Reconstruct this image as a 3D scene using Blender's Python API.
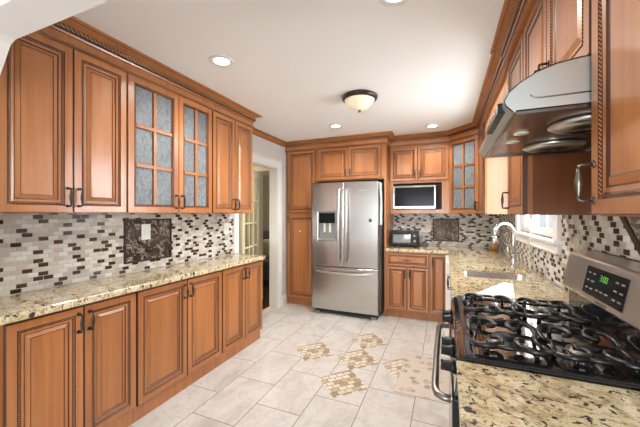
import bpy, bmesh, math, random
from mathutils import Vector, Matrix
random.seed(7)
S = bpy.context.scene
for o in list(bpy.data.objects): bpy.data.objects.remove(o)
C = S.collection
PI = math.pi
R = math.radians
CEIL = 2.44

# ------------------------------------------------------------------ camera
cam_d = bpy.data.cameras.new('camera'); cam = bpy.data.objects.new('camera', cam_d); C.objects.link(cam)
cam_d.sensor_width = 36; cam_d.lens = 302/640*36; cam_d.clip_start = .02
cam.location = (0, 0, 1.37); cam.rotation_euler = (PI/2, 0, R(22.6))
S.camera = cam

# ------------------------------------------------------------------ world, exposure, big lights
W = bpy.data.worlds.new('daylight'); S.world = W; W.use_nodes = True
bg = W.node_tree.nodes['Background']; bg.inputs[0].default_value = (.93, .97, 1, 1); bg.inputs[1].default_value = .7
S.view_settings.view_transform = 'Standard'; S.view_settings.look = 'None'
S.view_settings.exposure = 0.42; S.view_settings.gamma = 1
S.view_settings.use_curve_mapping = False
def area(name, loc, rot, size, power, col=(1, 1, 1), sy=None):
    l = bpy.data.lights.new(name, 'AREA'); l.energy = power; l.color = col
    l.shape = 'RECTANGLE'; l.size = size; l.size_y = sy or size
    o = bpy.data.objects.new(name, l); C.objects.link(o); o.location = loc; o.rotation_euler = rot; return o
# daylight through the window over the sink (stands outside the pane)
area('window_daylight', (1.15, 2.93, 1.75), (0, R(90), 0), 1.2, 105, (.98, .985, 1), 1.5)
# added softbox behind the camera, soft fill for the kitchen
area('rear_softbox', (-.5, -2.8, 1.2), (R(110), 0, 0), 1.7, 90, (.96, .98, 1), 1.5)

# ------------------------------------------------------------------ node helpers
class NT:
    def __init__(s, name):
        s.m = bpy.data.materials.new(name); s.m.use_nodes = True; s.t = s.m.node_tree
        s.b = s.t.nodes['Principled BSDF']
    def n(s, typ, **kw):
        nd = s.t.nodes.new(typ)
        for k, v in kw.items(): setattr(nd, k, v)
        return nd
    def l(s, a, b): s.t.links.new(a, b)
    def math(s, op, a, b=None, c=None):
        nd = s.n('ShaderNodeMath', operation=op)
        for i, v in enumerate((a, b, c)):
            if v is None: continue
            if isinstance(v, (int, float)): nd.inputs[i].default_value = v
            else: s.l(v, nd.inputs[i])
        return nd.outputs[0]
    def coord(s, kind='Object'): return s.n('ShaderNodeTexCoord').outputs[kind]
    def mapping(s, vec, scale=(1, 1, 1), loc=(0, 0, 0), rot=(0, 0, 0)):
        nd = s.n('ShaderNodeMapping'); s.l(vec, nd.inputs[0])
        nd.inputs['Scale'].default_value = scale; nd.inputs['Location'].default_value = loc; nd.inputs['Rotation'].default_value = rot
        return nd.outputs[0]
    def noise(s, vec, scale, detail=3, rough=.5, dist=0):
        nd = s.n('ShaderNodeTexNoise'); s.l(vec, nd.inputs['Vector'])
        nd.inputs['Scale'].default_value = scale; nd.inputs['Detail'].default_value = detail
        nd.inputs['Roughness'].default_value = rough; nd.inputs['Distortion'].default_value = dist
        return nd.outputs['Fac']
    def ramp(s, fac, stops, const=False):
        nd = s.n('ShaderNodeValToRGB'); s.l(fac, nd.inputs[0]); cr = nd.color_ramp
        if const: cr.interpolation = 'CONSTANT'
        while len(cr.elements) < len(stops): cr.elements.new(.5)
        for e, (p, c) in zip(cr.elements, stops): e.position = p; e.color = (*c, 1) if len(c) == 3 else c
        return nd.outputs[0]
    def mix(s, fac, a, b, mode='MIX'):
        nd = s.n('ShaderNodeMix', data_type='RGBA', blend_type=mode)
        for sock, v in ((nd.inputs[0], fac), (nd.inputs[6], a), (nd.inputs[7], b)):
            if isinstance(v, (int, float)): sock.default_value = v
            elif isinstance(v, tuple): sock.default_value = (*v, 1)
            else: s.l(v, sock)
        return nd.outputs[2]
    def bump(s, h, strength=.3, dist=.002):
        nd = s.n('ShaderNodeBump'); s.l(h, nd.inputs['Height'])
        nd.inputs['Strength'].default_value = strength; nd.inputs['Distance'].default_value = dist
        s.l(nd.outputs[0], s.b.inputs['Normal'])
    def set(s, **kw):
        names = dict(col='Base Color', rough='Roughness', metal='Metallic', coat='Coat Weight', coat_r='Coat Roughness',
                     trans='Transmission Weight', ior='IOR', emit='Emission Color', es='Emission Strength', aniso='Anisotropic',
                     spec='Specular IOR Level', alpha='Alpha', sheen='Sheen Weight')
        for k, v in kw.items():
            sock = s.b.inputs[names[k]]
            if isinstance(v, tuple): sock.default_value = (*v, 1)
            elif isinstance(v, (int, float)): sock.default_value = v
            else: s.l(v, sock)
        return s
    def tiles(s, along, across, L, H, grout):
        """running-bond tiles: returns mask (1 on tile), random 0..1, second random"""
        v = s.math('DIVIDE', across, H); row = s.math('FLOOR', v); fv = s.math('FRACT', v)
        par = s.math('FLOORED_MODULO', row, 2.0)
        u = s.math('ADD', s.math('DIVIDE', along, L), s.math('MULTIPLY', par, .5))
        colm = s.math('FLOOR', u); fu = s.math('FRACT', u)
        du = s.math('MULTIPLY', s.math('MINIMUM', fu, s.math('SUBTRACT', 1.0, fu)), L)
        dv = s.math('MULTIPLY', s.math('MINIMUM', fv, s.math('SUBTRACT', 1.0, fv)), H)
        d = s.math('MINIMUM', du, dv)
        mask = s.math('GREATER_THAN', d, grout/2)
        cb = s.n('ShaderNodeCombineXYZ'); s.l(colm, cb.inputs[0]); s.l(row, cb.inputs[1])
        wn = s.n('ShaderNodeTexWhiteNoise', noise_dimensions='3D'); s.l(cb.outputs[0], wn.inputs['Vector'])
        return mask, wn.outputs['Value'], wn.outputs['Color'], d
    def sep(s, vec):
        nd = s.n('ShaderNodeSeparateXYZ'); s.l(vec, nd.inputs[0]); return nd.outputs
def flat(name, col, rough=.5, metal=0., **kw):
    t = NT(name); t.set(col=col, rough=rough, metal=metal, **kw); return t.m

def wood(name, dark, mid, light, rough=.32, coat=.25, rope=False):
    t = NT(name); co = t.coord('Object')
    ri = t.n('ShaderNodeObjectInfo').outputs['Random']
    off = t.n('ShaderNodeCombineXYZ'); t.l(t.math('MULTIPLY', ri, 9.0), off.inputs[0]); t.l(t.math('MULTIPLY', ri, 17.0), off.inputs[2])
    va = t.n('ShaderNodeVectorMath', operation='ADD'); t.l(co, va.inputs[0]); t.l(off.outputs[0], va.inputs[1])
    g = t.noise(t.mapping(va.outputs[0], (34, 34, 1.6)), 1.0, 4, .6, .3)
    b = t.noise(t.mapping(va.outputs[0], (5, 5, 1.2)), 1.0, 2, .5)
    f = t.math('ADD', t.math('MULTIPLY', g, .6), t.math('MULTIPLY', b, .4))
    col = t.ramp(f, [(.25, dark), (.5, mid), (.75, light)])
    hv = t.n('ShaderNodeHueSaturation'); t.l(col, hv.inputs['Color'])
    t.l(t.math('ADD', .92, t.math('MULTIPLY', ri, .16)), hv.inputs['Value'])
    col = hv.outputs[0]
    if rope:
        x, y, z = t.sep(co)
        ph = t.math('SINE', t.math('MULTIPLY', t.math('ADD', t.math('ADD', x, y), z), 2*PI/rope))
        k = t.math('GREATER_THAN', ph, .1)
        col = t.mix(k, (.035, .014, .007), col)
        t.bump(ph, .6, .003)
    t.set(col=col, rough=rough, coat=coat, coat_r=.15); return t.m

M = {}
M['wood'] = wood('glazed_maple', (.265, .092, .027), (.375, .141, .042), (.47, .192, .066))
M['glaze'] = flat('dark_glaze', (.075, .022, .009), .4)
M['rope'] = wood('rope_moulding', (.28, .10, .03), (.36, .135, .042), (.44, .18, .06), rope=.0115)
M['rope_big'] = wood('crown_rope', (.34, .14, .045), (.42, .19, .07), (.5, .24, .10), rope=.024)
M['wood_shaded'] = wood('cabinet_side_shaded', (.14, .042, .013), (.18, .056, .017), (.22, .072, .022))  # maple sides with the shade below the hood put into the colour
M['lit_side'] = wood('cabinet_side_lit', (.37, .205, .125), (.41, .235, .145), (.45, .27, .17))  # same side wood, with the window's light put into the colour
M['inside'] = flat('cabinet_inside', (.50, .36, .22), .5)
M['niche'] = flat('dark_niche', (.08, .03, .014), .5)
M['bronze'] = flat('bronze_handle', (.055, .045, .038), .32, .7)
M['pewter'] = flat('pewter_handle', (.20, .185, .15), .34, .9)
M['black'] = flat('black_plastic', (.009, .009, .010), .35, spec=.3)
M['iron'] = flat('cast_iron', (.010, .010, .011), .30, 0, coat=.1)
M['enamel'] = flat('black_enamel', (.010, .010, .011), .06, 0, coat=.8)
M['chrome'] = flat('chrome', (.80, .80, .81), .14, 1)
M['satin_chrome'] = flat('satin_chrome', (.56, .56, .56), .2, 1)
M['white'] = flat('white_trim', (.80, .79, .76), .35)
M['cream'] = flat('cream_paint', (.80, .72, .50), .4)
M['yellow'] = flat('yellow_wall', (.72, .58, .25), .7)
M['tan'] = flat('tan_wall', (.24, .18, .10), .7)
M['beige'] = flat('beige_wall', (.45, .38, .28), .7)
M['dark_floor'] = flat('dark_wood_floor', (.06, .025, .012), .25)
M['plate'] = flat('white_plastic', (.82, .82, .79), .3)
M['almond'] = flat('almond_plastic', (.62, .55, .44), .35)
M['sunpatch'] = flat('sunpatch_white', (.85, .84, .80), .5)  # bright white standing in for sunlight on the worktop
M['red'] = flat('red_print', (.55, .06, .08), .6)

def wall_paint(name, col):
    t = NT(name); n = t.noise(t.coord('Object'), 90, 3); t.bump(n, .05, .002)
    t.set(col=col, rough=.8); return t.m
M['wall'] = wall_paint('greige_wall', (.60, .575, .55))
M['ceiling'] = wall_paint('white_ceiling', (.86, .85, .83))
M['header'] = wall_paint('white_wall', (.74, .72, .69))

def steel(name, col, rough, sx=400, sz=2, amp=.05):
    t = NT(name); n = t.noise(t.mapping(t.coord('Object'), (sx, sx, sz)), 1, 2, .6)
    t.set(col=col, metal=1, aniso=.5)
    t.set(rough=t.math('ADD', rough-amp/2, t.math('MULTIPLY', n, amp))); return t.m
M['steel'] = steel('brushed_steel', (.50, .485, .46), .24)
M['steel_h'] = steel('brushed_steel_side', (.56, .535, .51), .28, 3, 500, .015)
M['steel_dark'] = steel('grey_steel', (.27, .245, .235), .3, 3, 300)
M['hood'] = steel('satin_hood_steel', (.62, .63, .60), .38, 3, 200)
M['sink'] = steel('sink_steel', (.70, .70, .70), .25, 200, 200)
M['grey_side'] = flat('grey_cabinet_side', (.20, .20, .20), .4, .4)

# granite
t = NT('granite'); co = t.coord('Object')
w1 = t.mapping(co, (1, 1.3, 1), rot=(0, 0, .6))
n1 = t.noise(w1, 17, 6, .66, .8); n2 = t.noise(w1, 38, 5, .64, .7); n3 = t.noise(co, 7, 3, .5, .5); n4 = t.noise(co, 210, 2)
c = t.ramp(n1, [(.30, (.20, .15, .09)), (.41, (.46, .36, .22)), (.49, (.64, .53, .32)), (.58, (.75, .66, .45)), (.72, (.50, .475, .40))])
c = t.mix(t.math('MULTIPLY', n3, .35), c, (.62, .48, .27))
k = t.ramp(n2, [(.40, (1, 1, 1)), (.455, (0, 0, 0))])
c = t.mix(k, c, (.045, .035, .03))
k2 = t.ramp(n2, [(.57, (0, 0, 0)), (.64, (1, 1, 1))])
c = t.mix(t.math('MULTIPLY', k2, .7), c, (.24, .15, .075))
k3 = t.ramp(n4, [(.62, (0, 0, 0)), (.70, (1, 1, 1))])
c = t.mix(t.math('MULTIPLY', k3, .5), c, (.10, .08, .07))
t.set(col=c, rough=.09, coat=.4, coat_r=.05); M['granite'] = t.m

# glass mosaic backsplash for a wall along Y ('yz') or X ('xz')
def mosaic(name, axis, L=.0508, H=.0262, browns=4.):
    t = NT(name); co = t.coord('Object'); x, y, z = t.sep(co)
    mask, r, rc, d = t.tiles(y if axis == 'y' else x, z, L, H, .0032)
    tc = t.ramp(r, [(0, (.62, .58, .50)), (.2, (.50, .445, .39)), (.4, (.68, .655, .60)), (.58, (.45, .41, .37)),
                    (.70, (.60, .53, .46)), (.84, (.72, .71, .68))], True)
    r2 = t.sep(rc); rv = t.math('DIVIDE', z, H); row = t.math('FLOOR', rv)
    uu = t.math('FLOOR', t.math('ADD', t.math('DIVIDE', y if axis == 'y' else x, L), t.math('MULTIPLY', t.math('FLOORED_MODULO', row, 2.0), .5)))
    wr = t.n('ShaderNodeTexWhiteNoise', noise_dimensions='1D'); t.l(row, wr.inputs['W'])
    ph = t.math('FLOORED_MODULO', t.math('ADD', uu, t.math('FLOOR', t.math('MULTIPLY', wr.outputs['Value'], 5.0))), browns)
    isb = t.math('MULTIPLY', t.math('LESS_THAN', ph, .99), t.math('LESS_THAN', r2[0], .86))
    isb = t.math('MAXIMUM', isb, t.math('GREATER_THAN', r2[1], .955))
    tc = t.mix(isb, tc, (.060, .026, .014))
    nz = t.noise(co, 120, 2)
    tc = t.mix(t.math('MULTIPLY', nz, .18), tc, (.40, .39, .38), 'MULTIPLY')
    col = t.mix(mask, (.50, .48, .44), tc)
    t.set(col=col, spec=.16, rough=t.math('SUBTRACT', .6, t.math('MULTIPLY', mask, .36)))
    t.bump(t.math('MINIMUM', d, .004), .5, .6)
    return t.m
M['tile_y'] = mosaic('mosaic_tile_side', 'y'); M['tile_x'] = mosaic('mosaic_tile_back', 'x')
M['tile_r'] = mosaic('mosaic_tile_right', 'y', .0508, .0262, 3.)

def marble_dark(name, light=False):
    t = NT(name); co = t.coord('Object')
    x, y, z = t.sep(co)
    mask, r, rc, d = t.tiles(t.math('ADD', x, y), z, .105, .070, .003)
    v = t.noise(co, 11, 5, .62, 1.6)
    a = (.016, .010, .007) if not light else (.07, .045, .032)
    b = (.045, .029, .020) if not light else (.14, .095, .07)
    c = t.ramp(v, [(.35, a), (.52, b), (.585, (.40, .34, .28)), (.61, b), (.8, a)])
    c = t.mix(t.math('MULTIPLY', t.math('MAXIMUM', t.math('SUBTRACT', r, .45), 0.0), .6), c, (.16, .12, .085))
    c = t.mix(mask, (.05, .035, .03), c)
    t.set(col=c, rough=.35, spec=.12); return t.m
M['marble'] = marble_dark('dark_marble_tile'); M['marble_b'] = marble_dark('brown_marble_tile', True)
M['pencil'] = flat('dark_pencil_trim', (.040, .028, .022), .4, spec=.15)

# floor
t = NT('floor_porcelain'); co = t.coord('Object'); x, y, z = t.sep(co)
mask, r, rc, d = t.tiles(t.math('SUBTRACT', y, 1.835-.507/2*1), t.math('ADD', x, 1.61+.35*10), .507, .35, .006)
va = t.n('ShaderNodeVectorMath', operation='MULTIPLY_ADD'); t.l(rc, va.inputs[0]); va.inputs[1].default_value = (5, 5, 5); t.l(co, va.inputs[2])
n1 = t.noise(t.mapping(va.outputs[0], (1.3, .8, 1)), 3.0, 6, .62, .9); n2 = t.noise(va.outputs[0], 4.2, 5, .6, 1.6)
c = t.ramp(n1, [(.28, (.44, .415, .385)), (.42, (.58, .56, .535)), (.56, (.665, .65, .63)), (.72, (.52, .505, .485))])
vein = t.ramp(n2, [(.47, (0, 0, 0)), (.50, (1, 1, 1)), (.53, (0, 0, 0))])
c = t.mix(t.math('MULTIPLY', vein, .35), c, (.44, .36, .29))
st = t.ramp(t.noise(va.outputs[0], 2.4, 4, .6, .5), [(.62, (0, 0, 0)), (.76, (1, 1, 1))])
c = t.mix(t.math('MULTIPLY', st, .55), c, (.42, .33, .24))
c = t.mix(t.math('MULTIPLY', r, .12), c, (.50, .47, .45))
c = t.mix(mask, (.20, .175, .155), c)
t.set(col=c, rough=.28); t.bump(mask, .15, .002); M['floor'] = t.m

t = NT('travertine_mosaic'); co = t.coord('Object'); x, y, z = t.sep(co)
mask, r, rc, d = t.tiles(x, y, .066, .046, .0055)
c = t.ramp(r, [(0, (.66, .60, .50)), (.2, (.38, .25, .13)), (.34, (.72, .67, .58)), (.55, (.50, .37, .22)), (.66, (.74, .70, .63)), (.88, (.28, .19, .11))], True)
n = t.noise(co, 45, 4, .6, .5); c = t.mix(t.math('MULTIPLY', n, .35), c, (.55, .45, .33))
c = t.mix(mask, (.17, .125, .09), c); t.set(col=c, rough=.4); M['travertine'] = t.m

# textured cabinet glass
t = NT('rain_glass'); co = t.coord('Object'); n = t.noise(t.mapping(co, (1, 1, .5)), 60, 3, .55, 1.0); n2 = t.noise(co, 200, 2)
t.set(col=t.ramp(n, [(.25, (.14, .165, .185)), (.75, (.42, .46, .49))]), rough=.14, trans=.35, ior=1.3)
t.bump(t.math('ADD', n, t.math('MULTIPLY', n2, .4)), .9, .006); M['rain'] = t.m
t = NT('clear_glass'); t.set(col=(.95, .98, 1.0), rough=.02, trans=1.0, ior=1.05); M['glass'] = t.m
t = NT('dark_glass'); t.set(col=(.010, .010, .012), rough=.15, spec=.12); M['dark_glass'] = t.m
t = NT('oven_glass'); t.set(col=(.22, .25, .25), rough=.1, coat=1); M['oven_glass'] = t.m
t = NT('lamp_bowl'); t.set(col=(.83, .74, .55), rough=.3, emit=(1, .86, .62), es=.18); M['bowl'] = t.m
t = NT('lamp_glow'); t.set(col=(1, 1, 1), emit=(1, .95, .86), es=7.0); M['glow'] = t.m
t = NT('green_digits'); t.set(col=(.02, .1, .01), emit=(.25, 1, .1), es=.35); M['digits'] = t.m
t = NT('rug_weave'); co = t.coord('Object'); n = t.noise(co, 260, 2); n1 = t.noise(co, 30, 3)
c = t.mix(t.math('MULTIPLY', n, .35), (.62, .55, .48), (.48, .42, .36))
vo = t.n('ShaderNodeTexVoronoi'); vo.inputs['Scale'].default_value = 10; vo.inputs['Randomness'].default_value = .55
wob = t.n('ShaderNodeVectorMath', operation='MULTIPLY_ADD'); nc = t.n('ShaderNodeTexNoise'); nc.inputs['Scale'].default_value = 60; t.l(co, nc.inputs['Vector'])
t.l(nc.outputs['Color'], wob.inputs[0]); wob.inputs[1].default_value = (.03, .03, 0); t.l(co, wob.inputs[2])
fl = t.n('ShaderNodeVectorMath', operation='MULTIPLY'); t.l(wob.outputs[0], fl.inputs[0]); fl.inputs[1].default_value = (1, 1, 0)
t.l(fl.outputs[0], vo.inputs['Vector'])
cr = t.sep(vo.outputs['Color'])[0]
spot = t.math('LESS_THAN', vo.outputs['Distance'], .36); ring = t.math('GREATER_THAN', vo.outputs['Distance'], .12)
fc = t.ramp(cr, [(0, (.26, .24, .18)), (.5, (.36, .32, .26)), (.74, (.50, .07, .10)), (.90, (.50, .28, .10))], True)
fc = t.mix(t.math('MULTIPLY', t.math('GREATER_THAN', n1, .5), .6), fc, (.60, .53, .46))
c = t.mix(t.math('MULTIPLY', spot, .8), c, fc)
t.set(col=c, rough=.95); t.bump(n, .3, .002); M['rug'] = t.m
M['bowl_wood'] = wood('pale_wood', (.30, .15, .05), (.42, .22, .08), (.5, .28, .11))
M['fabric'] = flat('slate_fabric', (.10, .09, .10), .9); M['fabric2'] = flat('patterned_cushion', (.42, .36, .25), .9)

# ------------------------------------------------------------------ mesh helpers
def nb(): return bmesh.new()
def quad(bm, pts, mi=0):
    f = bm.faces.new([bm.verts.new(p) for p in pts]); f.material_index = mi; return f
def box(bm, x0, x1, y0, y1, z0, z1, mi=0):
    v = [bm.verts.new((x, y, z)) for z in (z0, z1) for y in (y0, y1) for x in (x0, x1)]
    for q in ((0, 2, 3, 1), (4, 5, 7, 6), (0, 1, 5, 4), (2, 6, 7, 3), (0, 4, 6, 2), (1, 3, 7, 5)):
        f = bm.faces.new([v[i] for i in q]); f.material_index = mi
    return v
def tube(bm, pts, r, seg=10, mi=0, caps=True, closed=False):
    pts = [Vector(p) for p in pts]; n = len(pts)
    rr = r if isinstance(r, (list, tuple)) else [r]*n
    rings = []; prev = None
    for i, p in enumerate(pts):
        if closed: d = pts[(i+1) % n]-pts[i-1]
        else: d = pts[min(i+1, n-1)]-pts[max(i-1, 0)]
        d.normalize()
        if prev is None:
            a = Vector((0, 0, 1)) if abs(d.z) < .9 else Vector((1, 0, 0))
            u = d.cross(a).normalized()
        else:
            u = (prev-d*prev.dot(d)).normalized()
        prev = u; w = d.cross(u)
        rings.append([bm.verts.new(p+(u*math.cos(2*PI*k/seg)+w*math.sin(2*PI*k/seg))*rr[i]) for k in range(seg)])
    m = n if closed else n-1
    for i in range(m):
        a, b = rings[i], rings[(i+1) % n]
        for k in range(seg):
            f = bm.faces.new((a[k], a[(k+1) % seg], b[(k+1) % seg], b[k])); f.material_index = mi; f.smooth = True
    if caps and not closed:
        for rg in (rings[0][::-1], rings[-1]):
            f = bm.faces.new(rg); f.material_index = mi
def lathe(bm, prof, c=(0, 0, 0), seg=28, mi=0, axis='z', mis=None):
    c = Vector(c); rings = []
    for (r, h) in prof:
        rg = []
        for k in range(seg):
            a = 2*PI*k/seg; x, y = r*math.cos(a), r*math.sin(a)
            v = {'z': Vector((x, y, h)), 'x': Vector((h, x, y)), 'y': Vector((x, h, y))}[axis]
            rg.append(bm.verts.new(c+v))
        rings.append(rg)
    for i in range(len(rings)-1):
        for k in range(seg):
            f = bm.faces.new((rings[i][k], rings[i][(k+1) % seg], rings[i+1][(k+1) % seg], rings[i+1][k]))
            f.material_index = mis[i] if mis else mi; f.smooth = True
    for rg, m_ in ((rings[0], 0), (rings[-1], -1)):
        if len(set(tuple(round(q, 5) for q in v.co) for v in rg)) > 2:
            f = bm.faces.new(rg); f.material_index = (mis[m_] if mis else mi)
def prism(bm, poly, axis, a0, a1, mi=0):
    """poly: list of 2D points in the plane normal to axis"""
    def P(p, a): return {'x': (a, p[0], p[1]), 'y': (p[0], a, p[1]), 'z': (p[0], p[1], a)}[axis]
    A = [bm.verts.new(P(p, a0)) for p in poly]; B = [bm.verts.new(P(p, a1)) for p in poly]; n = len(poly)
    bm.faces.new(A).material_index = mi; bm.faces.new(B[::-1]).material_index = mi
    for i in range(n):
        bm.faces.new((A[i], B[i], B[(i+1) % n], A[(i+1) % n])).material_index = mi
def cells(bm, xs, ys, z0, z1, skip=(), axes='xyz', mi=0):
    """a slab made of grid cells with holes (skip = set of (i,j))"""
    def P(a, b, c): return {'xyz': (a, b, c), 'xzy': (a, c, b), 'yzx': (c, a, b)}[axes]
    V = {}
    def v(i, j, k):
        if (i, j, k) not in V: V[(i, j, k)] = bm.verts.new(P(xs[i], ys[j], (z0, z1)[k]))
        return V[(i, j, k)]
    full = {(i, j) for i in range(len(xs)-1) for j in range(len(ys)-1)} - set(skip)
    for (i, j) in full:
        bm.faces.new((v(i, j, 1), v(i+1, j, 1), v(i+1, j+1, 1), v(i, j+1, 1))).material_index = mi
        bm.faces.new((v(i, j, 0), v(i, j+1, 0), v(i+1, j+1, 0), v(i+1, j, 0))).material_index = mi
        for (di, dj, a, b) in ((-1, 0, (i, j), (i, j+1)), (1, 0, (i+1, j), (i+1, j+1)), (0, -1, (i, j), (i+1, j)), (0, 1, (i, j+1), (i+1, j+1))):
            if (i+di, j+dj) not in full:
                bm.faces.new((v(*a, 0), v(*b, 0), v(*b, 1), v(*a, 1))).material_index = mi
def obj(name, bm, mats, parent=None, bevel=0, smooth=False, seg=2):
    bmesh.ops.recalc_face_normals(bm, faces=bm.faces)
    me = bpy.data.meshes.new(name); bm.to_mesh(me); bm.free()
    for m in (mats if isinstance(mats, (list, tuple)) else [mats]): me.materials.append(M[m] if isinstance(m, str) else m)
    o = bpy.data.objects.new(name, me); C.objects.link(o)
    if parent: o.parent = parent
    if smooth:
        for p in me.polygons: p.use_smooth = True
    if bevel:
        b = o.modifiers.new('bevel', 'BEVEL'); b.width = bevel; b.segments = seg; b.limit_method = 'ANGLE'; b.angle_limit = R(35)
        b.harden_normals = False
    return o
def tag(o, label, cat, group=None):
    o['label'] = label; o['category'] = cat
    if group: o['group'] = group
    return o
def thing(name, label, cat, loc=(0, 0, 0), rz=0, group=None):
    o = bpy.data.objects.new(name, None); C.objects.link(o); o.empty_display_size = .1
    o.location = loc; o.rotation_euler = (0, 0, rz); return tag(o, label, cat, group)
def struct(name, bm, mats, parent=None, **kw):
    o = obj(name, bm, mats, parent, **kw)
    if not parent: o['kind'] = 'structure'
    return o

# ------------------------------------------------------------------ the room shell
LW, RW, BW = -2.25, .66, 4.62
UX, RX, RF, BY, FY = -1.951, .381, .371, 4.31, 4.05       # cabinet faces: left uppers, right uppers, back uppers, tall units
bm = nb(); box(bm, LW-.13, RW+.15, -3.0, BW+.15, -.10, 0); floor = struct('floor', bm, 'floor')
for (cx, cy) in ((-.77, 2.76), (-.77, 3.20), (-.77, 2.327), (-1.21, 2.757), (-.333, 2.757)):
    bm = nb(); box(bm, -.155, .155, -.155, .155, 0, .0012)
    o = obj('mosaic_inlay', bm, 'travertine', floor); o.location = (cx, cy, 0.0003); o.rotation_euler = (0, 0, R(45))
bm = nb(); box(bm, LW-.13, RW+.15, .57, BW+.15, CEIL, CEIL+.1); struct('ceiling', bm, 'ceiling')
# left wall with the doorway
DY0, DY1, DZ = 2.90, 3.80, 2.03
bm = nb(); cells(bm, [.57, DY0, DY1, BW+.15], [0, DZ, CEIL], LW-.13, LW, {(1, 0)}, 'yzx'); wall_left = struct('wall_left', bm, 'wall')
bm = nb(); box(bm, LW-.13, RW+.15, BW, BW+.15, 0, CEIL); wall_back = struct('wall_back', bm, 'wall')
WY0, WY1, WZ0, WZ1 = 2.36, 3.40, 1.20, 2.15
bm = nb(); cells(bm, [.57, WY0, WY1, BW], [0, WZ0, WZ1, CEIL], RW, RW+.15, {(1, 1)}, 'yzx'); wall_right = struct('wall_right', bm, 'wall')
# opening between the living room and the kitchen: header with clipped corner
HZ = 2.13
bm = nb()
prism(bm, [(LW-.13, CEIL+.1), (RW+.15, CEIL+.1), (RW+.15, HZ), (-1.735, HZ), (-1.775, 2.115), (-1.86, 2.005), (-1.93, 1.90), (-1.95, 1.83), (-1.95, .95), (LW-.13, .95)], 'y', .571, .707)
box(bm, LW-.13, -1.95, .571, .640, 0, .95)
struct('wall_front', bm, 'header')
bm = nb(); cells(bm, [-3.4, -2.6, -1.75, -1.35, .35, .75, 1.5, 2.2], [0, .45, 2.2, 2.6], -3.15, -3.0, {(1, 1), (3, 1), (5, 1)}, 'xzy'); struct('wall_rear_added', bm, 'wall')  # unseen wall, added with openings to give the fridge steel banded reflections
# door casing
bm = nb(); w = .09
for (a, b) in ((DY0-w, DY0), (DY1, DY1+w)): box(bm, LW, LW+.018, a, b, 0, DZ+.0)
box(bm, LW, LW+.018, DY0-w, DY1+w, DZ, DZ+w)
box(bm, LW, LW+.026, DY0-w-.006, DY1+w+.006, DZ+w, DZ+w+.016)
for (a, b) in ((DY0-w, DY0-w+.02), (DY1+w-.02, DY1+w)): box(bm, LW+.018, LW+.025, a, b, 0, DZ+w)
for y in (DY0, DY1-.012): box(bm, LW-.13, LW, y, y+.012, 0, DZ)
box(bm, LW-.13, LW, DY0, DY1, DZ-.012, DZ)
struct('trim_1', bm, 'white', bevel=.003)
bm = nb(); box(bm, LW, LW+.015, DY1+w, FY-.001, 0, .13); box(bm, LW, LW+.010, DY1+w, FY-.001, .13, .145)
struct('baseboard_left', bm, 'white', bevel=.003)
bm = nb(); box(bm, LW-.13, LW+.0, DY0+.012, DY1-.012, 0, .012); struct('trim_2', bm, 'almond', bevel=.003)

# ---- crown mouldings
def sweep(bm, path, prof, closed_ends=True, mis=None):
    n = len(path); P = [Vector((p[0], p[1])) for p in path]; nor = []
    for i in range(n-1):
        d = (P[i+1]-P[i]).normalized(); nor.append(Vector((d.y, -d.x)))
    rings = []
    for i in range(n):
        if i == 0: m = nor[0]
        elif i == n-1: m = nor[-1]
        else:
            m = (nor[i-1]+nor[i]); m = m/max(.25, m.dot(nor[i]))
        rings.append([bm.verts.new((P[i].x+m.x*o, P[i].y+m.y*o, z)) for (o, z) in prof])
    for i in range(n-1):
        for k in range(len(prof)-1):
            f = bm.faces.new((rings[i][k], rings[i+1][k], rings[i+1][k+1], rings[i][k+1]))
            f.material_index = mis[k] if mis else 0
    for rg in (rings[0], rings[-1]): bm.faces.new(rg)
CZ = CEIL-.001
crown = [(-.012, 2.300), (.018, 2.300), (.026, 2.304), (.027, 2.311), (.020, 2.316), (.014, 2.319), (.014, 2.358), (.020, 2.361), (.024, 2.371), (.021, 2.376),
         (.034, 2.380), (.040, 2.391), (.034, 2.402), (.027, 2.405), (.034, 2.411), (.052, 2.420), (.066, 2.426), (.069, 2.429), (.083, 2.433), (.087, CZ), (-.012, CZ)]
mis = [0, 0, 2, 2, 1, 0, 1, 0, 1, 1, 3, 3, 1, 0, 0, 0, 1, 0, 0, 0]
bm = nb(); sweep(bm, [(UX, .709), (UX, 2.745), (LW, 2.745)], crown, mis=mis); struct('trim_3', bm, ['wood', 'glaze', 'rope', 'rope_big'])
bm = nb(); sweep(bm, [(LW+.001, FY), (-.73, FY), (-.73, BY), (.05, BY), (RF, 3.989), (RF, 2.215)], crown, mis=mis); struct('trim_4', bm, ['wood', 'glaze', 'rope', 'rope_big'])
bm = nb(); sweep(bm, [(RW-.001, 2.215), (RX-.022, 2.215), (RX-.022, .709)], crown, mis=mis); struct('trim_5', bm, ['wood', 'glaze', 'rope', 'rope_big'])
small = [(0, 2.372), (.008, 2.372), (.012, 2.38), (.018, 2.392), (.03, 2.408), (.044, 2.42), (.048, 2.43), (.05, CZ), (0, CZ)]
bm = nb(); sweep(bm, [(LW, 2.812), (LW, 3.983)], small, mis=[0, 1, 0, 0, 0, 1, 0, 0]); struct('trim_6', bm, ['wood', 'glaze'])

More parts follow.
